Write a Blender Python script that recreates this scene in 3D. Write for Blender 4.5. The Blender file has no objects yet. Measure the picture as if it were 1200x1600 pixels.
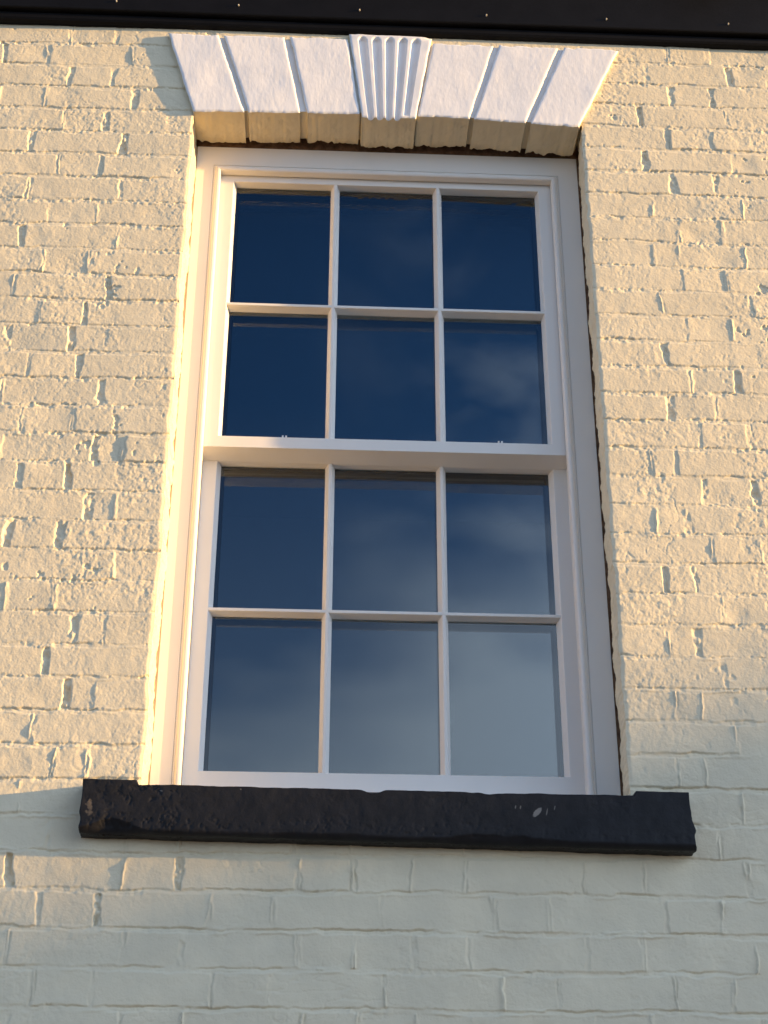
import bpy, math, random
import numpy as np
from mathutils import Vector, Matrix

random.seed(7)
C = bpy.context.scene.collection
SC = bpy.context.scene
ZO = 2.35                      # height of the reference mortar bed above the pavement

# ------------------------------------------------------------------ camera
cam_d = bpy.data.cameras.new('camera')
cam = bpy.data.objects.new('camera', cam_d); C.objects.link(cam)
SC.camera = cam
cam_d.sensor_width = 36.0
cam_d.lens = 2403.0 / 1600.0 * 36.0
cam_d.clip_start = 0.05; cam_d.clip_end = 2000
_r = Vector((0.998922, -0.046339, 0.00282)); _u = Vector((-0.024007, -0.46363, 0.885703)); _f = Vector((0.039735, 0.884816, 0.464243))
M = Matrix(((_r.x, _u.x, -_f.x, -0.147517), (_r.y, _u.y, -_f.y, -3.079951), (_r.z, _u.z, -_f.z, ZO - 0.752252), (0, 0, 0, 1)))
cam.matrix_world = M

# ------------------------------------------------------------------ light
SUN = Vector((6.0, -1.0, 0.78)).normalized()      # towards the sun: low, raking along the wall from the right
SUN_EL = math.asin(SUN.z)
sun_d = bpy.data.lights.new('sun', 'SUN'); sun = bpy.data.objects.new('sun', sun_d); C.objects.link(sun)
sun_d.energy = 4.2; sun_d.angle = math.radians(0.53); sun_d.color = (1.0, 0.60, 0.21)
sun.rotation_euler = SUN.to_track_quat('Z', 'Y').to_euler(); sun.location = (20, -4, 8)

world = bpy.data.worlds.new('World'); SC.world = world; world.use_nodes = True
wn, wl = world.node_tree.nodes, world.node_tree.links
wn.clear()
out = wn.new('ShaderNodeOutputWorld'); bg = wn.new('ShaderNodeBackground'); wl.new(bg.outputs[0], out.inputs[0])
sky = wn.new('ShaderNodeTexSky'); sky.sky_type = 'NISHITA'; sky.sun_disc = False
sky.sun_elevation = SUN_EL; sky.sun_rotation = math.atan2(SUN.x, SUN.y)
sky.air_density = 1.0; sky.dust_density = 0.3; sky.ozone_density = 3.0
bg.inputs['Strength'].default_value = 0.115
# thin evening cloud: denser low in the sky and towards the right, drifting wisps higher up
tc = wn.new('ShaderNodeTexCoord'); sep = wn.new('ShaderNodeSeparateXYZ'); wl.new(tc.outputs['Generated'], sep.inputs[0])
mp = wn.new('ShaderNodeMapping'); mp.inputs['Scale'].default_value = (1.0, 1.0, 2.2); mp.inputs['Location'].default_value = (0.13, 0.0, 0.21)
wl.new(tc.outputs['Generated'], mp.inputs[0])
nz = wn.new('ShaderNodeTexNoise'); nz.inputs['Scale'].default_value = 7.0; nz.inputs['Detail'].default_value = 3.5; nz.inputs['Roughness'].default_value = 0.5
wl.new(mp.outputs[0], nz.inputs['Vector'])
def wmath(op, a, b=None, clamp=False):
    n = wn.new('ShaderNodeMath'); n.operation = op; n.use_clamp = clamp
    for i, v in enumerate((a, b)):
        if v is None: continue
        if isinstance(v, (int, float)): n.inputs[i].default_value = v
        else: wl.new(v, n.inputs[i])
    return n.outputs[0]
lowness = wmath('MULTIPLY', wmath('SUBTRACT', 0.44, sep.outputs['Z']), 5.0)
right = wmath('MAXIMUM', wmath('MULTIPLY', wmath('SUBTRACT', sep.outputs['X'], 0.0), 3.2), -0.38)
bias = wmath('ADD', wmath('ADD', lowness, right), wmath('MULTIPLY', wmath('SUBTRACT', nz.outputs['Fac'], 0.5), 1.3))
mask = wmath('MULTIPLY', wmath('ADD', bias, 0.0), 0.90, True)
mp2 = wn.new('ShaderNodeMapping'); mp2.inputs['Scale'].default_value = (1.0, 1.0, 1.5); mp2.inputs['Location'].default_value = (0.41, 0.3, 0.77); mp2.inputs['Rotation'].default_value = (0, 0.5, 0)
wl.new(tc.outputs['Generated'], mp2.inputs[0])
nz2 = wn.new('ShaderNodeTexNoise'); nz2.inputs['Scale'].default_value = 11.0; nz2.inputs['Detail'].default_value = 4; nz2.inputs['Roughness'].default_value = 0.5; nz2.inputs['Distortion'].default_value = 0.4
wl.new(mp2.outputs[0], nz2.inputs['Vector'])
wisp = wmath('MULTIPLY', wmath('SUBTRACT', nz2.outputs['Fac'], 0.47), 2.6, True)
wisp = wmath('MULTIPLY', wisp, wmath('MULTIPLY', wmath('ADD', sep.outputs['X'], 0.01), 7.0, True))
haze = wmath('MULTIPLY', wmath('SUBTRACT', 0.52, sep.outputs['Z']), 1.1, True)
mask = wmath('ADD', mask, wmath('ADD', wmath('MULTIPLY', wisp, 0.55), haze), True)
mask = wmath('MULTIPLY', mask, 0.80)
tint = wn.new('ShaderNodeMixRGB'); tint.blend_type = 'MULTIPLY'; tint.inputs[0].default_value = 1; wl.new(sky.outputs[0], tint.inputs[1]); 
# a clear sky is deepest at right angles to the sun; cloud near the sun and opposite it is brighter
dotn = wn.new('ShaderNodeVectorMath'); dotn.operation = 'DOT_PRODUCT'; wl.new(tc.outputs['Generated'], dotn.inputs[0]); dotn.inputs[1].default_value = SUN
d2 = wmath('MULTIPLY', wmath('MULTIPLY', dotn.outputs['Value'], dotn.outputs['Value']), 1.5, True)
tmix = wn.new('ShaderNodeMixRGB'); wl.new(d2, tmix.inputs[0]); tmix.inputs[1].default_value = (0.25, 0.36, 0.50, 1); tmix.inputs[2].default_value = (0.80, 0.96, 1.20, 1)
wl.new(tmix.outputs[0], tint.inputs[2])
cmix = wn.new('ShaderNodeMixRGB'); wl.new(d2, cmix.inputs[0]); cmix.inputs[1].default_value = (1.75, 2.0, 2.3, 1); cmix.inputs[2].default_value = (5.9, 7.2, 9.2, 1)
mixc = wn.new('ShaderNodeMixRGB'); wl.new(mask, mixc.inputs[0]); wl.new(tint.outputs[0], mixc.inputs[1])
wl.new(cmix.outputs[0], mixc.inputs[2])
wl.new(mixc.outputs[0], bg.inputs['Color'])

SC.view_settings.view_transform = 'Standard'; SC.view_settings.look = 'None'
SC.view_settings.gamma = 1.0; SC.view_settings.use_curve_mapping = False
SC.view_settings.exposure = 1.70
SC.cycles.max_bounces = 8; SC.cycles.diffuse_bounces = 5; SC.cycles.transparent_max_bounces = 12

# ------------------------------------------------------------------ helpers
def empty(name, loc, label, cat, group=None):
    o = bpy.data.objects.new(name, None); C.objects.link(o); o.location = loc
    o.empty_display_size = 0.1
    o['label'] = label; o['category'] = cat
    if group: o['group'] = group
    return o
def wloc(o):
    v = Vector((0, 0, 0))
    while o is not None:
        v += o.location; o = o.parent
    return v
def build(name, V, F, mats, parent=None, loc=None, mi=None, smooth=False):
    """link a mesh given in wall coordinates (z measured from the reference bed)"""
    V = np.asarray(V, dtype=np.float64).copy(); V[:, 2] += ZO
    if loc is None: loc = Vector(V.mean(axis=0)) if parent is None else wloc(parent)
    V -= np.array(loc)
    me = bpy.data.meshes.new(name)
    if isinstance(F, np.ndarray):
        n, k = F.shape
        me.vertices.add(len(V)); me.vertices.foreach_set('co', V.astype(np.float32).ravel())
        me.loops.add(n * k); me.loops.foreach_set('vertex_index', F.astype(np.int32).ravel())
        me.polygons.add(n); me.polygons.foreach_set('loop_start', np.arange(0, n * k, k, dtype=np.int32))
        me.update(calc_edges=True)
    else:
        me.from_pydata([tuple(v) for v in V], [], F)
    for m in (mats if isinstance(mats, (list, tuple)) else [mats]): me.materials.append(m)
    if mi is not None: me.polygons.foreach_set('material_index', np.asarray(mi, dtype=np.int32))
    me.polygons.foreach_set('use_smooth', np.full(len(me.polygons), smooth))
    me.validate(); me.update()
    o = bpy.data.objects.new(name, me); C.objects.link(o)
    if parent is None: o.location = loc
    else:
        o.parent = parent; o.location = Vector(loc) - wloc(parent)
    return o
class MB:
    def __init__(s): s.v = []; s.f = []
    def quad(s, a, b, c, d):
        n = len(s.v); s.v += [a, b, c, d]; s.f.append((n, n+1, n+2, n+3))
    def box(s, x0, x1, y0, y1, z0, z1):
        n = len(s.v)
        s.v += [(x, y, z) for x in (x0, x1) for y in (y0, y1) for z in (z0, z1)]
        for q in ((0,1,3,2),(4,6,7,5),(0,4,5,1),(2,3,7,6),(0,2,6,4),(1,5,7,3)): s.f.append(tuple(n+i for i in q))
    def prism(s, ring0, ring1, caps=True):
        n = len(s.v); k = len(ring0); s.v += list(ring0) + list(ring1)
        for i in range(k):
            j = (i+1) % k; s.f.append((n+i, n+j, n+k+j, n+k+i))
        if caps: s.f.append(tuple(n+i for i in range(k))[::-1]); s.f.append(tuple(n+k+i for i in range(k)))
    def build(s, name, mats, parent=None, **kw): return build(name, s.v, s.f, mats, parent, **kw)
def fix_normals(o):
    import bmesh
    bm = bmesh.new(); bm.from_mesh(o.data); bmesh.ops.remove_doubles(bm, verts=bm.verts, dist=1e-5)
    bmesh.ops.recalc_face_normals(bm, faces=bm.faces); bm.to_mesh(o.data); bm.free()
def bevel(o, w=0.0012, seg=2):
    m = o.modifiers.new('bevel', 'BEVEL'); m.width = w; m.segments = seg; m.limit_method = 'ANGLE'; m.angle_limit = math.radians(35)

_tab = {}
def vn(x, y, scale, seed):
    """smooth value noise in [-1,1]; scale = feature size in metres"""
    if seed not in _tab: _tab[seed] = np.random.RandomState(seed).uniform(-1, 1, (256, 256)).astype(np.float32)
    T = _tab[seed]
    u = np.asarray(x, dtype=np.float64) / scale + 1000.37; w = np.asarray(y, dtype=np.float64) / scale + 1000.71
    iu = np.floor(u).astype(np.int64); iw = np.floor(w).astype(np.int64)
    fu = (u - iu).astype(np.float32); fw = (w - iw).astype(np.float32)
    fu = fu*fu*fu*(fu*(fu*6-15)+10); fw = fw*fw*fw*(fw*(fw*6-15)+10)
    a, b, c, d = T[iu & 255, iw & 255], T[(iu+1) & 255, iw & 255], T[iu & 255, (iw+1) & 255], T[(iu+1) & 255, (iw+1) & 255]
    return (a*(1-fu)+b*fu)*(1-fw) + (c*(1-fu)+d*fu)*fw
def fbm(x, y, scale, seed, octv=4, gain=0.5):
    s = 0; a = 1.0
    for i in range(octv):
        s = s + a*vn(x, y, scale, seed+i*13); scale *= 0.48; a *= gain
    return s
def sst(a, b, x):
    t = np.clip((x-a)/(b-a), 0, 1); return t*t*(3-2*t)
def grid_faces(nu, nv):
    i = np.arange(nu*nv).reshape(nv, nu)
    return np.stack([i[:-1, :-1], i[:-1, 1:], i[1:, 1:], i[1:, :-1]], axis=-1).reshape(-1, 4)

# ------------------------------------------------------------------ materials
def mat(name, col, rough=0.6, spec=0.4, var=0.0, vscale=20.0, bump=0.0, bscale=200.0, stretch=(1, 1, 1), col2=None, bdetail=4):
    m = bpy.data.materials.new(name); m.use_nodes = True
    nt = m.node_tree; n, l = nt.nodes, nt.links; b = n['Principled BSDF']
    b.inputs['Base Color'].default_value = (*col, 1); b.inputs['Roughness'].default_value = rough
    b.inputs['Specular IOR Level'].default_value = spec
    tcn = n.new('ShaderNodeTexCoord'); mpn = n.new('ShaderNodeMapping'); mpn.inputs['Scale'].default_value = stretch
    l.new(tcn.outputs['Object'], mpn.inputs[0])
    if var or col2:
        t = n.new('ShaderNodeTexNoise'); t.inputs['Scale'].default_value = vscale; t.inputs['Detail'].default_value = 5
        l.new(mpn.outputs[0], t.inputs['Vector'])
        r = n.new('ShaderNodeValToRGB'); r.color_ramp.elements[0].position = 0.35; r.color_ramp.elements[1].position = 0.68
        c2 = col2 or tuple(c*(1-var) for c in col)
        r.color_ramp.elements[0].color = (*c2, 1); r.color_ramp.elements[1].color = (*col, 1)
        l.new(t.outputs['Fac'], r.inputs[0]); l.new(r.outputs[0], b.inputs['Base Color'])
    if bump:
        t2 = n.new('ShaderNodeTexNoise'); t2.inputs['Scale'].default_value = bscale; t2.inputs['Detail'].default_value = bdetail
        l.new(mpn.outputs[0], t2.inputs['Vector'])
        bp = n.new('ShaderNodeBump'); bp.inputs['Strength'].default_value = 1.0; bp.inputs['Distance'].default_value = bump
        l.new(t2.outputs['Fac'], bp.inputs['Height']); l.new(bp.outputs[0], b.inputs['Normal'])
    return m
CREAM = (0.715, 0.635, 0.46)
m_wall = mat('cream_masonry_paint', CREAM, 0.75, 0.25, col2=(0.635, 0.57, 0.42), vscale=9.0, bump=.0007, bscale=210, bdetail=5)
m_white_stone = mat('white_masonry_paint', (0.76, 0.768, 0.79), 0.6, 0.3, var=0.05, vscale=14, bump=0.0002, bscale=110, stretch=(3.2, 1, 0.8))
m_frame = mat('white_gloss_paint', (0.74, 0.715, 0.675), 0.5, 0.22, var=0.03, vscale=6, bump=0.00012, bscale=90, stretch=(2, 1, .4))
m_sill = mat('black_sill_paint', (0.014, 0.014, 0.0165), 0.55, 0.2, var=0.35, vscale=30, bump=.0004, bscale=230)
m_black = mat('black_board_paint', (0.005, 0.005, 0.006), 0.55, 0.14, var=0.3, vscale=18, bump=0.0003, bscale=120)
m_gap = mat('brown_gap_dirt', (0.27, 0.16, 0.10), 0.95, 0.1, var=0.5, vscale=60, bump=0.002, bscale=150)
m_nail = mat('zinc_nail', (0.38, 0.38, 0.38), 0.35, 0.5)
m_spacer = mat('dark_glazing_gasket', (0.012, 0.012, 0.014), 0.7, 0.2)
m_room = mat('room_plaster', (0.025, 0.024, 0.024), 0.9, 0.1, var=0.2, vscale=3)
m_asphalt = mat('asphalt', (0.07, 0.068, 0.065), 0.9, 0.2, var=0.3, vscale=8, bump=0.003, bscale=60)
m_pave = mat('paving', (0.20, 0.195, 0.185), 0.85, 0.2, var=0.25, vscale=4, bump=0.002, bscale=40)
m_ground = mat('ground_soil', (0.11, 0.105, 0.085), 0.95, 0.1, var=0.3, vscale=1)
m_brick = mat('red_brick', (0.26, 0.13, 0.085), 0.9, 0.2, var=0.35, vscale=12, bump=0.004, bscale=18)
m_slate = mat('roof_slate', (0.07, 0.075, 0.085), 0.7, 0.3, var=0.3, vscale=10, bump=0.004, bscale=14)

def glass_mat():
    m = bpy.data.materials.new('window_glass'); m.use_nodes = True
    n, l = m.node_tree.nodes, m.node_tree.links; n.clear()
    o = n.new('ShaderNodeOutputMaterial'); mx = n.new('ShaderNodeMixShader'); l.new(mx.outputs[0], o.inputs[0])
    tr = n.new('ShaderNodeBsdfTransparent'); tr.inputs[0].default_value = (0.95, 0.98, 0.965, 1)
    gl = n.new('ShaderNodeBsdfGlossy'); gl.inputs['Roughness'].default_value = 0.012; gl.inputs['Color'].default_value = (0.93, 0.98, 1.0, 1)
    fr = n.new('ShaderNodeFresnel'); fr.inputs['IOR'].default_value = 1.52
    k = n.new('ShaderNodeMath'); k.operation = 'MULTIPLY'; k.inputs[1].default_value = GLASS_K; k.use_clamp = True
    l.new(fr.outputs[0], k.inputs[0]); l.new(k.outputs[0], mx.inputs[0]); l.new(tr.outputs[0], mx.inputs[1]); l.new(gl.outputs[0], mx.inputs[2])
    return m
GLASS_K = 3.2                  # each sheet of the double glazing reflects from both of its faces
m_glass = glass_mat()

# ------------------------------------------------------------------ brick wall
PERP = {
 -4: [(-0.51,0),(-0.397,0),(-0.167,0),(-0.06,0),(0.056,0),(0.168,0),(0.399,0),(0.516,0)],
 -3: [(-0.688,0),(-0.573,0),(-0.34,0),(-0.229,0),(-0.006,0),(0.225,0),(0.336,0),(0.567,0),(0.683,0)],
 -2: [(-0.745,0),(-0.518,0),(-0.403,0),(-0.176,0),(-0.064,0),(0.052,0),(0.163,0),(0.395,0),(0.509,0),(0.733,0)],
 -1: [(-0.691,0),(-0.575,1),(-0.352,0),(-0.229,0),(-0.012,0),(0.215,0),(0.324,0),(0.559,0),(0.674,0)],
 0: [(-0.757,1),(-0.53,0),(-0.418,1),(-0.178,0),(-0.071,0),(0.047,0),(0.16,0),(0.398,0),(0.523,0),(0.736,0)],
 1: [(-0.686,0),(0.683,0)],
 2: [(-0.752,0),(0.738,0)],
 3: [(-0.691,0),(-0.622,0),(0.611,0),(0.666,0)],
 4: [(-0.743,0),(0.741,0)],
 5: [(-0.68,1),(-0.621,0),(0.617,0),(0.674,0)],
 6: [(-0.732,1),(0.731,0)],
 7: [(-0.677,1),(-0.614,0),(0.614,0),(0.681,1)],
 8: [(-0.729,0),(0.743,0)],
 9: [(-0.671,0),(-0.608,0),(0.621,1),(0.69,1)],
 10: [(-0.845,1),(-0.729,1),(0.734,0)],
 11: [(-0.674,1),(-0.614,0),(0.613,0),(0.685,1)],
 12: [(-0.836,1),(-0.728,1),(0.73,1),(0.848,1)],
 13: [(-0.673,1),(-0.61,0),(0.61,0),(0.671,0)],
 14: [(-0.847,0),(-0.73,0),(0.734,0),(0.848,0)],
 15: [(-0.901,0),(-0.672,1),(0.669,1)],
 16: [(-0.847,0),(-0.731,1),(0.726,0),(0.838,1)],
 17: [(-0.91,1),(-0.756,1),(-0.676,0),(0.672,1),(0.899,0)],
 18: [(-0.842,0),(-0.73,1),(0.727,0),(0.841,0)],
 19: [(-0.912,0),(-0.679,1),(0.67,0),(0.896,0)],
 20: [(-0.846,0),(-0.734,0),(0.731,0),(0.842,0)],
 21: [(-0.907,1),(-0.672,0),(0.665,0),(0.728,0),(0.898,0)],
 22: [(-0.844,0),(-0.73,0),(0.734,0),(0.847,0)],
 23: [(-0.906,0),(-0.676,0),(0.673,0),(0.906,0)],
 24: [(-0.837,0),(-0.731,1),(0.734,1),(0.844,1)],
 25: [(-0.916,1),(-0.68,1),(0.667,1),(0.899,0)],
 26: [(-0.839,0),(-0.732,1),(0.733,1),(0.847,0)],
 27: [(-0.896,0),(-0.663,1),(0.666,1),(0.897,0)],
 28: [(-0.837,1),(-0.727,0),(0.756,1),(0.863,1)],
 29: [(-1.016,1),(-0.903,0),(-0.679,0),(0.693,0),(0.919,1),(1.022,0)],
 30: [(-0.847,0),(-0.726,0),(0.755,0),(0.865,0)],
}

OX = 0.5063                    # half width of the window opening
ZT, ZB = 2.050, 0.150          # top / bottom of the hole in the wall sheet (behind the lintel and the sill)
rb = random.Random(11)
PITCH = 0.075
ST, HD = 0.228, 0.114
courses = {}
for k in range(-34, 36):
    base = PERP.get(k)
    if base:
        xs = list(base)
        # fill wide blanks inside the traced span (hidden by window, sill, lintel) and run the bond on outside it
        if k in (1, 2): xs = [(-0.53, 0), (-0.42, 0), (-0.19, 0), (-0.075, 0), (0.155, 0), (0.27, 0), (0.50, 0)] + xs
        xs.sort()
    else:
        off = -0.729 if k % 2 == 0 else -0.675
        xs = [(off + rb.uniform(-.008, .008), 0)]
        while xs[-1][0] < 1.0:
            g = (ST if len(xs) % 2 else HD)
            xs.append((xs[-1][0] + g + rb.uniform(-.01, .01), 1 if rb.random() < .2 else 0))
    lastgap = xs[1][0] - xs[0][0] if len(xs) > 1 else HD
    tog = lastgap < 0.17
    while xs[0][0] > -4.2:
        g = (ST if tog else HD) + rb.uniform(-.012, .012); tog = not tog
        xs.insert(0, (xs[0][0] - g, 1 if rb.random() < .3 else 0))
    tog = (xs[-1][0] - xs[-2][0]) < 0.17
    while xs[-1][0] < 4.2:
        g = (ST if tog else HD) + rb.uniform(-.012, .012); tog = not tog
        xs.append((xs[-1][0] + g, 1 if rb.random() < .3 else 0))
    courses[k] = xs

def wall_height(X, Z):
    """protrusion of the painted brick face in metres for wall points X, Z (2-D arrays)"""
    H = np.zeros_like(X)
    Xw = X + 0.0020*fbm(X, Z, 0.045, 101, 3, .6) + .0012*vn(X, Z, .011, 105)
    Zw = Z + 0.0022*vn(X, Z, 0.22, 140) + 0.0022*fbm(X, Z, 0.035, 150, 4, .6)
    smooth = 1 - sst(0.10, 0.75, Z)                       # lower courses are smoother under thick paint
    K = np.floor(Zw/PITCH).astype(int)
    q = np.zeros_like(X); up = np.zeros_like(X); dx = np.zeros_like(X); jd = np.zeros_like(X); off = np.zeros_like(X); crest = np.zeros_like(X); rag = np.zeros_like(X)
    wv = vn(X, Z, .019, 160)
    for k in range(int(K.min()), int(K.max())+1):
        sel = np.nonzero(K == k)
        if not len(sel[0]): continue
        xs = np.array([p[0] for p in courses.get(k, courses[-5])]); dp = np.array([p[1] for p in courses.get(k, courses[-5])])
        rs = np.random.RandomState(500 + k); n = len(xs)
        hw = rs.uniform(.0024, .0050, n) + dp*rs.uniform(.0010, .0034, n)
        depth = rs.uniform(.0002, .0013, n) + dp*rs.uniform(.0022, .0056, n)
        shear = rs.uniform(-.07, .07, n); taper = rs.uniform(-.5, .5, n); hasc = (rs.uniform(0, 1, n) < .75)*rs.uniform(.0006, .0019, n)*(1-.5*dp); co = rs.uniform(-.5, .5, n)
        x = Xw[sel]; z = Zw[sel] - (k+.5)*PITCH
        x = x + np.interp(x, xs, shear)*z
        i = np.clip(np.searchsorted(xs, x), 1, n-1)
        w_ = (1 + .45*wv[sel])
        wl_ = hw[i-1]*np.clip(w_ + taper[i-1]*z/.0375, .25, 2.2); wr_ = hw[i]*np.clip(w_ + taper[i]*z/.0375, .25, 2.2)
        dl = x - xs[i-1] - wl_; dr = xs[i] - wr_ - x
        near = np.where(dl < dr, i-1, i)
        dx[sel] = np.minimum(dl, dr); jd[sel] = depth[near]
        crest[sel] = hasc[near]*np.exp(-((x - xs[near] - co[near]*hw[near] - .05*z*taper[near])/.0017)**2)
        tx = rs.normal(0, .0085, n); tz = rs.uniform(-.018, .018, n); o = rs.uniform(-.0011, .0011, n)
        L = xs[i]-xs[i-1]; u = x-(xs[i]+xs[i-1])/2
        # dished or spalled faces on some bricks
        da = (rs.uniform(0, 1, n) < .6)*rs.uniform(.0006, .0024, n); dcx = rs.uniform(-.4, .4, n); dcz = rs.uniform(-.03, .03, n); dr_ = rs.uniform(.018, .045, n)
        dish = da[i]*np.exp(-(((u-dcx[i]*L)/(dr_[i]*1.3))**2 + ((z-dcz[i])/dr_[i])**2))
        off[sel] = o[i] + tx[i]*u*np.minimum(1, .12/L) + tz[i]*z - dish
        rag[sel] = rs.uniform(0, 1, n)[i]
        q[sel] = z + PITCH/2 - .0040; up[sel] = PITCH/2 - z - .0040
    dz = np.minimum(q, up)
    # rounded, ragged arrises
    rad = (0.0034 + 0.0020*vn(X, Z, .03, 170))*(1-.35*smooth)
    bx = sst(-.001, 1, np.clip(dx/rad, -1, 1)); bz = sst(-.001, 1, np.clip(dz/rad, -1, 1))
    bed = .0010 + .0009*(vn(X, Z, .07, 180)+.3) + .0012*smooth*(vn(X, Z, .09, 181)+.5)
    H += off*bx*bz
    H -= (1+.9*smooth)*(1-bx)*bz*jd*np.clip(0.80+.55*fbm(X, Z, .016, 190, 2), -.1, 1.6)
    H += (1+1.6*smooth)*bz*crest*np.clip(.7+.9*vn(X, Z, .030, 192), 0, 1.4)
    H -= (1-bz)*np.clip(bed, 0, .004)
    # lips of paint and mortar along the joint edges
    lipm = np.clip(vn(X, Z, .045, 200)+.25, 0, 1)
    H += (.0011+.0018*smooth)*lipm*np.exp(-((dz+.0005)/.0022)**2) + (.0011+.0018*smooth)*np.clip(vn(X, Z, .05, 205)+.2, 0, 1)*np.exp(-((dx+.0005)/.0022)**2)*bz
    # broken dark line under the lower arris of each brick, with torn pits strung along it
    line = sst(-.35, .35, vn(X, Z, .075, 213)+.5*vn(X, Z, .014, 214))
    H -= (.0015+.0016*smooth)*line*np.exp(-((q+.0006)/.0014)**2)
    pit = sst(.30, .85, .8*fbm(X, Z*1.7, .013, 210, 3, .7)+.55*vn(X, Z, .06, 211)) * np.exp(-((q+.001+.002*vn(X, Z, .012, 212))/.0022)**2)
    H -= .0026*pit*(1-.5*smooth)
    crumb = sst(.1, .7, vn(X, Z, .10, 215)+.3)*np.exp(-((dz+.002)/.006)**2)
    H += .0010*crumb*fbm(X, Z, .010, 216, 2, .7)*(1-.4*smooth)
    # grain of the brick under the paint
    patch = sst(.10, .9, fbm(X, Z, .13, 220, 2) + .7*(rag-.5))
    amp = (.00015 + .00036*patch)*(1-.45*smooth)
    H += amp*fbm(X, Z, .012, 230, 3, .72)
    H += .00028*(1+.7*smooth)*fbm(X, Z, .036, 240, 4, .62)
    H += .0016*vn(X, Z, .35, 250)
    # loose pitted patches, worst beside the left reveal
    edge = np.exp(-((X+OX+.03)/.055)**2)*(1-.7*smooth)
    rough = np.clip(patch*.70 + edge*.9 - .28, 0, 1)
    H -= .0006*rough*sst(.10, .95, fbm(X, Z, .0095, 260, 3, .75))
    H -= .0004*sst(.45, .75, fbm(X, Z, .0065, 265, 2, .6))*sst(-.3, .5, vn(X, Z, .08, 266))*(1-.6*smooth)
    H -= .0030*sst(.95, 1.25, fbm(X, Z, .026, 270, 3, .6))*sst(.1, .6, vn(X, Z, .2, 271))*(1-.8*smooth)
    # hairline cracks and trowel marks
    cr = np.abs(fbm(X, Z, .12, 280, 3)); H -= .0009*np.exp(-(cr/.012)**2)*sst(.25, .5, vn(X, Z, .18, 290))
    tr = np.abs(fbm(X*.35, Z, .05, 283, 3)); H -= .0006*np.exp(-(tr/.03)**2)*sst(.3, .6, vn(X*.5, Z, .09, 292))*(.3+smooth)
    # the old wall bellies: left of the window it falls away to the left
    H += np.where(X < -.5, .011*np.clip(X+.5, -.9, 0), 0)
    return H

def axis(fine0, fine1, step, lo, hi, growth=1.12):
    a = list(np.arange(fine0, fine1+1e-9, step))
    s = step
    while a[-1] < hi: s = min(s*growth, .05); a.append(a[-1]+s)
    s = step; b = []
    x = fine0
    while x > lo: s = min(s*growth, .05); x -= s; b.append(x)
    return np.array(b[::-1] + a)
STEP = 0.0020
xs_ = axis(-1.12, 1.12, STEP, -4.0, 4.0); zs_ = axis(-.36, 2.40, STEP, -ZO-.05, 2.75)
for v in (-OX, OX): xs_[np.argmin(np.abs(xs_-v))] = v
for v in (ZB, ZT): zs_[np.argmin(np.abs(zs_-v))] = v
X, Z = np.meshgrid(xs_, zs_)
Hh = wall_height(X, Z)
ilx, irx = np.argmin(np.abs(xs_+OX)), np.argmin(np.abs(xs_-OX))
def wob(side, z):
    return .0018*vn(z*0+side, z, .09, 310+int(side*3)) + .0022*fbm(z*0+side, z, .03, 320+int(side*3), 3)
inz = (zs_ > ZB-.02) & (zs_ < ZT+.02)
Xd = X.copy()
for side, ic in ((-1, ilx), (1, irx)):
    w = wob(side, zs_)
    fall = np.exp(-((xs_-xs_[ic])/.012)**2)
    Xd += np.where(inz, w, 0)[:, None]*fall[None, :]
    d = np.abs(xs_-xs_[ic])
    Hh -= (.0022*np.exp(-(d/.004)**2))[None, :]*inz[:, None]
nx, nzc = len(xs_), len(zs_)
V = np.stack([Xd.ravel(), -Hh.ravel(), Z.ravel()], axis=1)
F = grid_faces(nx, nzc)
fc = np.arange(len(F)); fi, fj = fc % (nx-1), fc // (nx-1)
izb, izt = np.argmin(np.abs(zs_-ZB)), np.argmin(np.abs(zs_-ZT))
keep = ~((fi >= ilx) & (fi < irx) & (fj >= izb) & (fj < izt))
F = F[keep]
# the reveals: the wall turns back into the opening on both sides
for side, ic in ((-1, ilx), (1, irx)):
    rows = np.arange(izb, izt+1); ys = np.concatenate([np.linspace(0, .012, 5), np.linspace(.015, .108 if side > 0 else .114, 38)])
    zz = zs_[rows]; x0 = Xd[rows, ic]; y0 = -Hh[rows, ic]
    Zg, Yg = np.meshgrid(zz, ys, indexing='ij')
    t = (Yg/.11)
    n = .0014*vn(Yg, Zg, .06, 330+side) + .0011*fbm(Yg, Zg, .018, 340+side, 3, .65) + .0022*np.exp(-((((Zg+.002*vn(Yg, Zg, .03, 338))/PITCH+.5)%1-.5)/.05)**2)*sst(-.4, .3, vn(Yg, Zg, .05, 339))
    Xg = x0[:, None] + side*(np.minimum(1, t*8)*(n + .0012)) + (side*.0065*t**2 if side > 0 else .0022*t)
    # ragged back edge of the paint on the shaded side
    if side > 0: Yg = Yg + (t**3)*(.006*fbm(zz, zz*0, .05, 350, 3))[:, None]
    Yg = y0[:, None]*(1-np.minimum(1, t*8)) + Yg
    Vr = np.stack([Xg.ravel(), Yg.ravel(), Zg.ravel()], axis=1)
    Fr = grid_faces(len(ys), len(rows)) + len(V)
    if side < 0: Fr = Fr[:, ::-1]
    V = np.concatenate([V, Vr]); F = np.concatenate([F, Fr])
wall = build('brick_wall', V, F, m_wall, smooth=True)
wall['label'] = 'cream painted brick house wall around the sash window'; wall['category'] = 'wall'
del V, F, X, Z, Hh, Xd

# ------------------------------------------------------------------ dark packing behind the gap round the frame (part of the window)
win = empty('sash_window', (0, .112, ZO+.21), 'white wooden sash window with twelve panes above the black sill', 'window')

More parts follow.
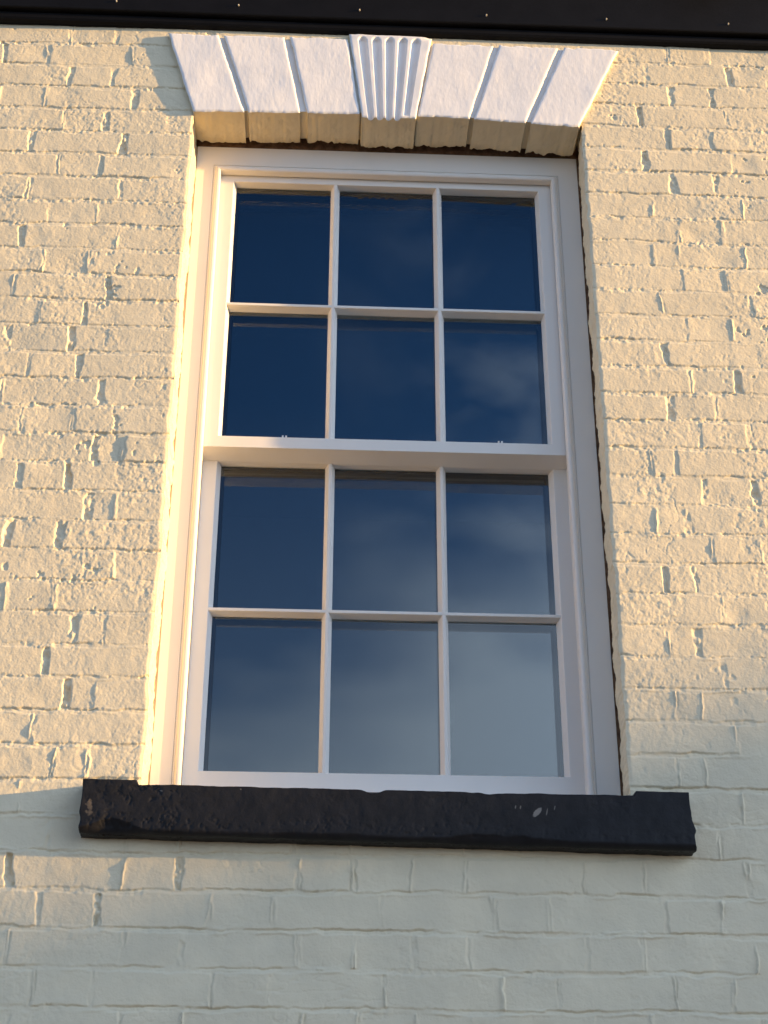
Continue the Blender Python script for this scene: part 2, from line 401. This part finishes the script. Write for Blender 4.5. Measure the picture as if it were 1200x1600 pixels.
def mitred(mb, outer, inner, yo, yi):
    """ring of four quads from an outer rectangle (x0,x1,z0,z1) at depth yo to an inner one at depth yi"""
    a = [(outer[0], yo, outer[2]), (outer[1], yo, outer[2]), (outer[1], yo, outer[3]), (outer[0], yo, outer[3])]
    b = [(inner[0], yi, inner[2]), (inner[1], yi, inner[2]), (inner[1], yi, inner[3]), (inner[0], yi, inner[3])]
    for i in range(4):
        j = (i+1) % 4; mb.quad(a[i], a[j], b[j], b[i])

# outer lining with a fine groove, then the staff bead, then the pulley stiles
FL, FR, FT, FB = -.5028, .5092, 2.0075, .21
mb = MB()
gx, gz = .4565, 1.9455
def ring(rect, y): return rect, y
prof = [((FL, FR, FB, FT), .175), ((FL, FR, FB, FT), .1128), ((FL+.0008, FR-.0008, FB, FT-.0008), .112),
        ((-gx-.0012, gx+.0012, FB, gz+.0012), .112), ((-gx, gx, FB, gz), .1145), ((-gx+.0012, gx-.0012, FB, gz-.0012), .112),
        ((-.4505, .4505, FB, 1.9405), .112)]
def lining(mb, prof):
    for (r0, y0), (r1, y1) in zip(prof[:-1], prof[1:]):
        for (a, b) in (((0, 2), (0, 3)), ((0, 3), (1, 3)), ((1, 3), (1, 2))):
            P = [(r0[a[0]], y0, r0[a[1]]), (r0[b[0]], y0, r0[b[1]]), (r1[b[0]], y1, r1[b[1]]), (r1[a[0]], y1, r1[a[1]])]
            mb.quad(*P)
lining(mb, prof)
o = mb.build('outer_lining', m_frame, win); fix_normals(o)
mb = MB()
bp = [((-.4505, .4505, FB, 1.9405), .112)]
for t in range(0, 9):
    a = math.pi*t/8                                   # half-round nose
    s = .4505 - .0065*(1-math.cos(a)); zt = 1.9405 - .0068*(1-math.cos(a))
    bp.append(((-s, s, FB, zt), .1105 - .0048*math.sin(a)))
bp.append(((-.4375, .4375, FB, 1.9269), .128))
bp.append(((-.4455, .4455, FB, 1.9345), .1285))
bp.append(((-.4455, .4455, FB, 1.9345), .24))
lining(mb, bp)
o = mb.build('staff_bead', m_frame, win, smooth=False); fix_normals(o)
# packing as four strips so that the sashes stay clear
mb = MB()
mb.box(-.54, FL-.0006, .1134, .174, .15, 2.0068); mb.build('caulk', mat('weathered_caulk', (.56, .45, .33), .9, .1, var=.3, vscale=40), win); mb = MB()
mb.box(FR+.0006, .54, .1150, .174, .15, 2.07); mb.box(-.54, FR+.0006, .1175, .174, FT+.0006, 2.07)
mb.build('gap_packing', m_gap, win)
mb = MB()
mb.box(-.4455, .4455, .125, .26, .150, .2415)
o = mb.build('timber_sill', m_frame, win); bevel(o, .003)

def sash(name, yf, yg, xo, xi, xg, cx, z_bot, z_top, zi0, zi1, zg0, zg1, splay):
    """stiles and rails with mitred glazing bevels; xo/xi/xg are outer, inner, glass half widths"""
    mb = MB(); yb = yf + .046
    outer = (cx-xo, cx+xo, z_bot, z_top); inner = (cx-xi, cx+xi, zi0, zi1); gl = (cx-xg, cx+xg, zg0, zg1)
    lip = .0014
    inn2 = (inner[0]+lip, inner[1]-lip, inner[2]+lip, inner[3]-lip)
    mitred(mb, outer, inner, yf, yf)
    mitred(mb, inner, inn2, yf, yf+lip*.6)
    mitred(mb, inn2, gl, yf+lip*.6, yg)
    mitred(mb, gl, gl, yg, yb)
    mitred(mb, gl, outer, yb, yb)
    # outer edge; the meeting rail of the upper sash runs back with a splayed underside
    a, b, c, d = outer
    mb.quad((a, yf, c), (a, yb, c), (a, yb, d), (a, yf, d)); mb.quad((b, yf, c), (b, yf, d), (b, yb, d), (b, yb, c))
    mb.quad((a, yf, d), (a, yb, d), (b, yb, d), (b, yf, d))
    if splay:
        mb.quad((a, yf, c), (b, yf, c), (b, yf+.0515, c-splay), (a, yf+.0515, c-splay))
        mb.quad((a, yf+.0515, c-splay), (b, yf+.0515, c-splay), (b, yf+.0515, c+.03), (a, yf+.0515, c+.03))
        mb.quad((a, yf, c), (a, yf+.0515, c-splay), (a, yf+.0515, c+.03), (a, yf, c+.03)); mb.quad((b, yf, c), (b, yf, c+.03), (b, yf+.0515, c+.03), (b, yf+.0515, c-splay))
    else:
        mb.quad((a, yf, c), (b, yf, c), (b, yb, c), (a, yb, c))
    s = mb.build(name, m_frame, win, loc=Vector((cx, yf, ZO+z_bot))); fix_normals(s); bevel(s, .0009, 2)
    # glazing bars: ridge at the front, splayed to the glass
    vb = [cx-.1355, cx+.1355]; zm = (zg0+zg1)/2
    fw = .0036
    def bar(p0, p1, vertical):
        bw = .0116 if vertical else .0092
        m = MB()
        y0 = yf+.0008
        pr = [(-bw, yg), (-fw-.0006, y0+.0020), (-fw, y0+.0006), (-fw+.0008, y0), (fw-.0008, y0), (fw, y0+.0006), (fw+.0006, y0+.0020), (bw, yg), (bw-.002, yg+.02), (-bw+.002, yg+.02)]
        if vertical: m.prism([(p0[0]+q, y, p0[1]) for q, y in pr], [(p0[0]+q, y, p1[1]) for q, y in pr])
        else: m.prism([(p0[0], y, p0[1]+q) for q, y in pr], [(p1[0], y, p0[1]+q) for q, y in pr])
        o = m.build('glazing_bar', m_frame, s); fix_normals(o)
    for xb in vb: bar((xb, zi0-.004), (xb, zi1+.004), True)
    cols = [(cx-xg, vb[0]), (vb[0], vb[1]), (vb[1], cx+xg)]
    for i, (x0, x1) in enumerate(cols): bar((x0+(.0022 if i else -.011), zm), (x1-(.0022 if i < 2 else -.011), zm), False)
    rr = random.Random(len(name))
    for x0, x1 in cols:
        for z0, z1 in ((zg0, zm), (zm, zg1)):
            m = MB(); e = .004
            tx, tz = rr.uniform(-.0013, .0013), rr.uniform(-.0013, .0013)
            xx0, xx1, zz0, zz1 = x0-e, x1+e, z0-e, z1+e; y = yg+.0012
            m.quad((xx0, y-tx-tz, zz0), (xx1, y+tx-tz, zz0), (xx1, y+tx+tz, zz1), (xx0, y-tx+tz, zz1))
            yy = y+.024
            m.quad((xx0, yy+tx-tz, zz0), (xx1, yy-tx-tz, zz0), (xx1, yy-tx+tz, zz1), (xx0, yy+tx+tz, zz1))
            m.build('pane', m_glass, s)
            # dark spacer just inside the glass edge
            w = .007; g = MB(); r0 = (x0-.002, x1+.002, z0-.002, z1+.002); r1 = (x0+w, x1-w, z0+w, z1-w)
            mitred(g, r0, r1, yg+.0040, yg+.0045); mitred(g, r1, r1, yg+.0045, yg+.020)
            g.build('glazing_spacer', m_spacer, s)
    return s
up = sash('upper_sash', .130, .154, .4450, .4052, .3977, .0008, 1.0985, 1.945, 1.1280, 1.9085, 1.1270, 1.9062, .0115)
lo = sash('lower_sash', .1812, .2050, .4445, .4105, .4008, .0032, .2420, 1.125, .3070, 1.0890, .3060, 1.0868, 0)
for xx in (-.2445, .2790):
    m = MB()
    for dx in (-.006, .002): m.box(xx+dx, xx+dx+.004, .131, .140, 1.1281, 1.1345)
    o = m.build('sash_fastener', m_frame, up)

# ------------------------------------------------------------------ dark room behind the glass
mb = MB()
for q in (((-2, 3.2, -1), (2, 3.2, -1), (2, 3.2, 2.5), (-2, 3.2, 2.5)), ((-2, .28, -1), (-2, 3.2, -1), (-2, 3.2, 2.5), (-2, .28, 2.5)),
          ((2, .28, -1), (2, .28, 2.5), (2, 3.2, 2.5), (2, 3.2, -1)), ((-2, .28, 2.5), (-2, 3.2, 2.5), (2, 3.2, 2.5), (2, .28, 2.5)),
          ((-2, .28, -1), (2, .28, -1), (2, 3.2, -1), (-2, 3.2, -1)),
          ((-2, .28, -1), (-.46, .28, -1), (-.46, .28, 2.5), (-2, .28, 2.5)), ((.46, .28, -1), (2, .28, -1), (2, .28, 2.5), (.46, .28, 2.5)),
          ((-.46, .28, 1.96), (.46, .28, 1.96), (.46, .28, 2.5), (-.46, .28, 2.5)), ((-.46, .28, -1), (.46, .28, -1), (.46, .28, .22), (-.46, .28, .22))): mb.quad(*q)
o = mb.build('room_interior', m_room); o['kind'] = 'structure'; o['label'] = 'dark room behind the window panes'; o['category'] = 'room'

# ------------------------------------------------------------------ lintel of voussoirs and fluted keystone
lint = empty('window_lintel', (0, 0, ZO+2.02), 'white cambered stone lintel with fluted keystone above the sash window', 'lintel')
YF = -.0125
def block(name, bl, br, tl, tr, yf, hfun, seed, botfun=None, nxg=None, key=False):
    """stone with a worked front: corners given as (x,z) on the face; grid front, ragged soffit, plain flanks"""
    w = max(br[0]-bl[0], tr[0]-tl[0]); h = tl[1]-bl[1]
    nu = nxg or int(w/.0023)+2; nv = int(h/.0026)+2
    S, T = np.meshgrid(np.linspace(0, 1, nu), np.linspace(0, 1, nv))
    def lerp(a, b, t): return a+(b-a)*t
    Xg = lerp(lerp(bl[0], br[0], S), lerp(tl[0], tr[0], S), T); Zg = lerp(lerp(bl[1], br[1], S), lerp(tl[1], tr[1], S), T)
    # wander of the outline
    eb = np.exp(-T*h/.012); et = np.exp(-(1-T)*h/.010); el = np.exp(-S*w/.006); er = np.exp(-(1-S)*w/.006)
    Zg = Zg + eb*(.0016*fbm(Xg, Xg*0+seed, .022, 400, 3)) + et*((.0012 if key else .0042)*np.minimum(0.3, fbm(Xg, Xg*0+seed, .03, 410, 3)) )
    Xg = Xg + el*(.0012*fbm(Zg, Zg*0+seed, .03, 420, 3)) + er*(.0012*fbm(Zg, Zg*0+seed, .03, 430, 3))
    Yg = yf - hfun(S, T, Xg, Zg)
    rim = np.minimum(np.minimum(S*w, (1-S)*w), np.minimum(T*h, (1-T)*h))
    Yg = Yg + .0028*np.exp(-rim/.0018)
    V = [np.stack([Xg.ravel(), Yg.ravel(), Zg.ravel()], 1)]; F = [grid_faces(nu, nv)]; MI = [np.zeros(len(F[0]), int)]
    base = len(V[0])
    def strip(ix, back, mi, n=26, rough=0.0, flip=False, nrm=(0, 0)):
        nonlocal base
        x = Xg.ravel()[ix]; y = Yg.ravel()[ix]; z = Zg.ravel()[ix]
        t = np.concatenate([[0], np.linspace(.02, 1, n)])
        tt, kk = np.meshgrid(t, np.arange(len(ix)), indexing='ij')
        xx = x[kk]; zz = z[kk]; bk = back(x)[kk]; yy = y[kk] + (bk - y[kk])*tt
        nn = rough*fbm(xx + zz, yy + seed*.7, .02, 450, 3)*np.minimum(1, tt*12) + 2.2*rough*vn(xx+zz, yy+seed, .09, 460)*np.minimum(1, tt*12)
        Vn = np.stack([(xx + nrm[0]*nn).ravel(), yy.ravel(), (zz + nrm[1]*nn).ravel()], 1)
        f = grid_faces(len(ix), len(t)) + base
        V.append(Vn); F.append(f[:, ::-1] if flip else f); MI.append(np.full(len(f), mi)); base += len(Vn)
    idx = np.arange(nu*nv).reshape(nv, nu)
    ragged = lambda x: .108 - .011*np.abs(fbm(x, x*0+seed*3, .045, 470, 4, .6))
    strip(idx[0], ragged, 1, 34, .0011, True, (0, 1))
    one = lambda x: x*0 + .10
    strip(idx[:, 0], one, 1, 14, .0003, False, (1, 0)); strip(idx[:, -1], one, 1, 14, .0003, True, (1, 0)); strip(idx[-1], one, 0, 6, 0, False)
    return build(name, np.concatenate(V), np.concatenate(F), [m_white_stone, m_wall], lint, mi=np.concatenate(MI), smooth=True,
                 loc=Vector(((bl[0]+br[0])/2, 0, ZO+bl[1])))
def stone(S, T, Xg, Zg):
    return .0009*fbm(Xg, Zg, .10, 480, 2) + .00013*fbm(Xg*2.6, Zg, .022, 490, 3, .7)
VS = [((-0.508, 2.0181), (-0.3759, 2.0208), (-0.59, 2.286), (-0.4584, 2.2885)),
      ((-0.3646, 2.0213), (-0.2314, 2.0252), (-0.4436, 2.287), (-0.2814, 2.289)),
      ((-0.2126, 2.0256), (-0.0775, 2.029), (-0.2656, 2.2892), (-0.112, 2.292)),
      ((0.0745, 2.0275), (0.2106, 2.0242), (0.1185, 2.286), (0.2816, 2.285)),
      ((0.2229, 2.023), (0.3571, 2.0158), (0.2979, 2.2872), (0.4576, 2.285)),
      ((0.3699, 2.015), (0.4985, 2.01), (0.4729, 2.2865), (0.621, 2.2868))]
for i, q in enumerate(VS): block('voussoir', *q, YF, stone, 1.7*i+.3)
def flutes(S, T, Xg, Zg):
    g = 0*S
    cen = np.array([.155, .325, .492, .655, .820])
    for i, c in enumerate(cen):
        hw = .058
        d = np.abs(S-c)/hw
        topc = sst(0, 1, np.clip((.955-T)/.035 + .0 - .9*np.clip(d, 0, 1)**2 + .5, 0, 1))
        botc = 1 if i < 4 else sst(.02, .05, T)
        g = g - .0105*np.sqrt(np.clip(1-d**2, 0, 1))*topc*botc
    return g + .0006*fbm(Xg, Zg, .05, 500, 2) - .0035*sst(.80, 1.0, S)*sst(.93, 1.0, T)*(vn(Xg, Zg, .02, 505)+.6)
KEY = ((-.0690, 2.0150), (.0700, 2.0170), (-.1075, 2.3060), (.1150, 2.3040))
block('keystone', *KEY, -.0152, flutes, 9.3, nxg=200, key=True)
# recessed bed behind the open joints between the stones
mb = MB()
arc = [(-.49, 2.024), (-.37, 2.027), (-.22, 2.031), (-.07, 2.034), (.07, 2.033), (.22, 2.030), (.36, 2.022), (.48, 2.016)]
for (xa, za), (xb, zb) in zip(arc[:-1], arc[1:]):
    xa2, xb2 = xa*1.16, xb*1.16
    mb.prism([(xa, -.0042, za+.004), (xb, -.0042, zb+.004), (xb2, -.0042, 2.283), (xa2, -.0042, 2.283)], [(xa, .099, za+.004), (xb, .099, zb+.004), (xb2, .092, 2.283), (xa2, .092, 2.283)], True)
o = mb.build('joint_mortar', [m_white_stone, m_wall], lint, mi=[1, 0, 0, 0, 0, 0]*(len(arc)-1))

# ------------------------------------------------------------------ black stone sill
def sill():
    n_x = 620
    xs = np.linspace(-.619, .618, n_x)
    # profile: (y, z, part) from the wall under the sill, round the front, up and back over the top; 0..1 bottom, 1..2 front, 2..3 top
    ysb = np.linspace(.02, -.040, 22); arc1 = [(-.040-.010*math.sin(a), .010-.010*math.cos(a)) for a in np.linspace(.2, math.pi/2, 6)]
    H = .104
    front = np.linspace(.012, H-.006, 46)
    arc2 = [(-.050+.005*(1-math.cos(a)), H-.005+.005*math.sin(a)) for a in np.linspace(.1, math.pi/2, 5)]
    top = np.linspace(-.040, .20, 60)
    prof = [(y, 0, 0, 0) for y in ysb] + [(y, z, .5, .5) for y, z in arc1] + [(-.050, z, 1, 0) for z in front] + [(y, z, 1, 1) for y, z in arc2] + [(y, H, 0, 2) for y in top]
    P = np.array(prof); k = len(P)
    Xg = np.repeat(xs[:, None], k, 1); Yg = np.repeat(P[None, :, 0], n_x, 0); Zp = np.repeat(P[None, :, 1], n_x, 0)
    t = (Xg+.619)/1.237
    zbot = .1045 + (.0865-.1045)*t; ztop = .2140 + (.2065-.2140)*t
    # stools stand proud at both ends; between them the top is weathered (sunk and sloping)
    inner = sst(-.512, -.506, Xg)*(1-sst(.502, .508, Xg))
    topm = np.clip(Zp/H, 0, 1)
    sunk = .0095*inner
    Zg = zbot + (ztop-zbot)*topm - sunk*sst(.7, 1, topm)
    isTop = (P[:, 3] >= 2)[None, :]
    Zg = Zg + np.where(isTop, inner*.02*np.clip((Yg+.05)/.2, 0, 1), 0)
    # worn upper arris with bites taken out of it
    bite = .0007*fbm(Xg, Xg*0, .035, 600, 4)
    for bx, bw, bd in ((-.035, .016, .0085), (-.020, .010, .003), (.205, .016, .0035), (.170, .010, .0015), (.25, .05, .0015)):
        bite = bite - bd*np.exp(-((Xg-bx)/bw)**2)
    frontness = np.exp(-((Yg+.05)/.02)**2)
    Zg = Zg + bite*sst(.88, 1, topm)*inner*np.where(isTop, frontness, 1)
    # broken lower arris: a bevel of missing stone, deeper at the left end
    br = .006 + .004*fbm(Xg, Xg*0, .12, 610, 4) + .020*np.exp(-((Xg+.555)/.045)**2) + .010*np.exp(-((Xg-.22)/.09)**2)*(vn(Xg, Xg*0, .02, 611)*.3+1)
    br = np.clip(br, .002, .05)
    zz = Zg - zbot
    front_m = (P[:, 2] >= .5)[None, :] | (Yg < -.03)
    lowcut = np.clip(1 - zz/br, 0, 1)*front_m
    Yg = Yg + lowcut**.7*np.minimum(br*.55, .013)*np.where(isTop, 0, 1)
    # skin: orange-peel paint over pitted stone
    pitm = np.exp(-((Xg+.50)/.10)**2)*.9 + .3*sst(.1, .6, vn(Xg, Zg, .08, 620)) + .45*np.exp(-((zz-.02)/.02)**2)
    nse = .0008*fbm(Xg, Zg+Yg, .06, 630, 3) + .00022*fbm(Xg, Zg+Yg, .011, 640, 3)
    pits = -.0016*pitm*sst(.1, .95, fbm(Xg, Zg+Yg, .011, 650, 4, .7))
    fm = sst(0, 1, np.clip(P[:, 2], 0, 1))[None, :]
    Yg = Yg - (nse + pits)*fm
    Zg = Zg - (nse*1.2)*(1-fm)*np.where(isTop, -.4, 1)
    # ends wander
    Xe = Xg.copy()
    Xe[:30] -= (.0035*fbm(Zg[:30], Yg[:30], .04, 660, 3))*np.linspace(1, 0, 30)[:, None]
    Xe[-30:] += (.0050*fbm(Zg[-30:], Yg[-30:], .04, 670, 3) + .006*np.exp(-((zz[-30:]-.018)/.018)**2) - .004*sst(.05, .07, zz[-30:]))*np.linspace(0, 1, 30)[:, None]
    V = np.stack([Xe.ravel(), Yg.ravel(), Zg.ravel()], 1); F = grid_faces(k, n_x)
    # end caps as fans of strips back to the wall plane
    for row, flip in ((0, False), (n_x-1, True)):
        r = np.arange(k) + row*k; m = k//2
        q = np.stack([r[:m-1], r[1:m], r[::-1][1:m], r[::-1][:m-1]], 1)
        F = np.concatenate([F, q if flip else q[:, ::-1]])
    o = build('window_sill', V, F, m_sill, smooth=True)
    return o
sl = sill(); sl['label'] = 'chipped black painted stone sill under the sash window'; sl['category'] = 'window sill'
# bare stone and scuffs showing through the black paint
nt = m_sill.node_tree; n, l = nt.nodes, nt.links; b = n['Principled BSDF']
prev = b.inputs['Base Color'].links[0].from_socket
ge = n.new('ShaderNodeNewGeometry')
def blob(c, r, rot=0.0):
    m1 = n.new('ShaderNodeVectorMath'); m1.operation = 'SUBTRACT'; l.new(ge.outputs['Position'], m1.inputs[0]); m1.inputs[1].default_value = (c[0], c[1], c[2]+ZO)
    m2 = n.new('ShaderNodeVectorRotate'); m2.rotation_type = 'Y_AXIS'; m2.inputs['Angle'].default_value = rot; l.new(m1.outputs[0], m2.inputs['Vector'])
    m3 = n.new('ShaderNodeVectorMath'); m3.operation = 'DIVIDE'; l.new(m2.outputs[0], m3.inputs[0]); m3.inputs[1].default_value = r
    m4 = n.new('ShaderNodeVectorMath'); m4.operation = 'LENGTH'; l.new(m3.outputs[0], m4.inputs[0])
    return m4.outputs['Value']
def smath(op, a, c=None, clamp=False):
    q = n.new('ShaderNodeMath'); q.operation = op; q.use_clamp = clamp
    for i, v in enumerate((a, c)):
        if v is None: continue
        if isinstance(v, (int, float)): q.inputs[i].default_value = v
        else: l.new(v, q.inputs[i])
    return q.outputs[0]
tn = n.new('ShaderNodeTexNoise'); tn.inputs['Scale'].default_value = 110; tn.inputs['Detail'].default_value = 4; l.new(ge.outputs['Position'], tn.inputs['Vector'])
def worn(d, gain=3.0, edge=.9, nw=1.3):
    return smath('MULTIPLY', smath('SUBTRACT', smath('ADD', edge, smath('MULTIPLY', smath('SUBTRACT', tn.outputs['Fac'], .5), nw*2)), d), gain, True)
chip = worn(blob((-.600, -.05, .155), (.010, .05, .024), .15), 2.2, .80)
scuff = worn(blob((.302, -.05, .158), (.0055, .05, .014), -.75), 4, 1.0, .5)
for c, r in (((.258, -.05, .168), (.0018, .05, .005)), ((.268, -.05, .168), (.0018, .05, .005)), ((.322, -.05, .160), (.0015, .05, .010)), ((.338, -.05, .168), (.0018, .05, .007)), ((-.30, -.05, .196), (.002, .05, .002)), ((-.46, -.05, .19), (.004, .05, .0016))):
    scuff = smath('MAXIMUM', scuff, smath('MULTIPLY', worn(blob(c, r, -.25), 4, .9, .6), .6))
mx1 = n.new('ShaderNodeMixRGB'); l.new(chip, mx1.inputs[0]); l.new(prev, mx1.inputs[1]); mx1.inputs[2].default_value = (.10, .08, .060, 1)
mx2 = n.new('ShaderNodeMixRGB'); l.new(scuff, mx2.inputs[0]); l.new(mx1.outputs[0], mx2.inputs[1]); mx2.inputs[2].default_value = (.17, .165, .155, 1)
l.new(mx2.outputs[0], b.inputs['Base Color'])

# ------------------------------------------------------------------ fascia over the lintel
fas = empty('fascia_board', (0, -.02, ZO+2.35), 'black fascia board with small nails above the lintel', 'fascia')
mb = MB()
def long_prof(mb, pr, x0=-4.0, x1=4.0, n=80):
    for i in range(n):
        xa, xb = x0+(x1-x0)*i/n, x0+(x1-x0)*(i+1)/n
        wa, wb = [.0010*float(vn(np.array(x), np.array(0.), .5, 700)) for x in (xa, xb)]
        k = len(pr)
        m = len(mb.v); mb.v += [(xa, y, z+wa) for y, z in pr] + [(xb, y, z+wb) for y, z in pr]
        for j in range(k):
            q = (j+1) % k; mb.f.append((m+j, m+q, m+k+q, m+k+j))
FZ = 2.3395
long_prof(mb, [(.02, FZ), (-.0300, FZ), (-.0335, FZ+.0012), (-.035, FZ+.004), (-.035, 2.66), (.02, 2.66)])
o = mb.build('board', m_black, fas)
mb = MB()
rnd = [(-.016+.012*(1-math.cos(a))-.0, 2.3235-.0105*math.sin(a)) for a in np.linspace(0, math.pi/2, 6)]
long_prof(mb, [(.02, FZ-.0008), (-.0165, FZ-.0008), (-.0185, FZ-.004), (-.0185, 2.320), (-.015, 2.3150), (-.008, 2.3125), (.02, 2.3125)])
o = mb.build('bed_mould', m_black, fas)
for xn, zn in ((-.7330, 2.3700), (-.4068, 2.3712), (-.0815, 2.3700), (.2615, 2.3680), (.5882, 2.3700), (.9220, 2.3690), (1.25, 2.370)):
    m = MB(); seg = 10
    rings = [[(xn+.8*r*math.cos(2*math.pi*i/seg), y, zn+.8*r*math.sin(2*math.pi*i/seg)) for i in range(seg)] for r, y in ((.0030, -.034), (.0030, -.0375), (.0022, -.0395), (.0008, -.0402))]
    for a, c in zip(rings[:-1], rings[1:]): m.prism(a, c, False)
    m.prism(rings[-1], [(x, y-.0001, z) for x, y, z in rings[-1]], True)
    o = m.build('nail', m_nail, fas, smooth=True); fix_normals(o)
# gutter hung in front of the fascia head
gut = empty('roof_gutter', (0, -.09, ZO+2.62), 'black half-round gutter hung along the top of the fascia', 'gutter')
mb = MB()
a0 = np.linspace(math.pi, 2*math.pi, 17)
pr = [(-.095+.052*math.cos(a), 2.640+.052*math.sin(a)) for a in a0] + [(-.095+.048*math.cos(a), 2.640+.048*math.sin(a)) for a in a0[::-1]]
k = len(pr); mb.prism([(-4, y, z) for y, z in pr], [(4, y, z) for y, z in pr])
mb.build('gutter_channel', m_black, gut)
mb = MB(); seg = 24                                     # running outlet under the channel
def tube(mb, cx, cy, z0, z1, r): mb.prism([(cx+r*math.cos(2*math.pi*i/seg), cy+r*math.sin(2*math.pi*i/seg), z0) for i in range(seg)], [(cx+r*math.cos(2*math.pi*i/seg), cy+r*math.sin(2*math.pi*i/seg), z1) for i in range(seg)])
tube(mb, .905, -.095, 2.532, 2.60, .062); tube(mb, .905, -.095, 2.575, 2.60, .068)
o = mb.build('gutter_outlet', m_black, gut)

# the roof above
mb = MB(); mb.prism([(-4, -.12, 2.705), (-4, -.12, 2.72), (-4, 4, 5.5), (-4, 4, 5.485)], [(4, -.12, 2.705), (4, -.12, 2.72), (4, 4, 5.5), (4, 4, 5.485)])
o = mb.build('slate_roof', m_slate); o['label'] = 'dark slate roof slope above the gutter'; o['category'] = 'roof'

# ------------------------------------------------------------------ street
def sheet(name, x0, x1, y0, y1, z, m, th=0):
    mb = MB()
    if th: mb.box(x0, x1, y0, y1, z-th, z)
    else: mb.quad((x0, y0, z), (x1, y0, z), (x1, y1, z), (x0, y1, z))
    o = mb.build(name, m); o['kind'] = 'structure'; o['label'] = name.replace('_', ' ') + ' in front of the house'; o['category'] = name.split('_')[0]
    return o
sheet('ground', -600, 600, -600, 600, -ZO-.15, m_ground)
sheet('road', -200, 200, -9.5, -3.6, -ZO-.13, m_asphalt)
sheet('pavement', -200, 200, -3.6, .05, -ZO, m_pave, .14)

# neighbour down the street: its roof slope shades the foot of the wall
nb = empty('brick_house', (31, -2, 0), 'red brick house with a steep slate roof further along the street', 'house')
mb = MB()
EY, EZ, RY = -4.85, 6.155-2.036-ZO, -1.2
def roofz(y): return 6.245 + 1.057*(y+4.364) - ZO
mb.prism([(27.3, EY+.2, -ZO), (27.3, 4.0, -ZO), (27.3, 4.0, roofz(EY+.2)-.2), (27.3, RY, roofz(RY)-.2), (27.3, EY+.2, roofz(EY+.2)-.2)],
         [(35, EY+.2, -ZO), (35, 4.0, -ZO), (35, 4.0, roofz(EY+.2)-.2), (35, RY, roofz(RY)-.2), (35, EY+.2, roofz(EY+.2)-.2)])
o = mb.build('wall', m_brick, nb); fix_normals(o)
mb = MB()
mb.prism([(27.0, EY, roofz(EY)), (27.0, RY, roofz(RY)), (27.0, RY, roofz(RY)-.15), (27.0, EY, roofz(EY)-.15)], [(35.2, EY, roofz(EY)), (35.2, RY, roofz(RY)), (35.2, RY, roofz(RY)-.15), (35.2, EY, roofz(EY)-.15)])
zb = roofz(EY)
mb.prism([(27.0, RY, roofz(RY)), (27.0, 4.2, zb), (27.0, 4.2, zb-.15), (27.0, RY, roofz(RY)-.15)], [(35.2, RY, roofz(RY)), (35.2, 4.2, zb), (35.2, 4.2, zb-.15), (35.2, RY, roofz(RY)-.15)])
o = mb.build('roof', m_slate, nb); fix_normals(o)
for xw in (29, 31.2, 33.4):
    m = MB(); m.box(xw-.5, xw+.5, EY+.17, EY+.21, -1.3, .3); m.build('window', m_frame, nb)
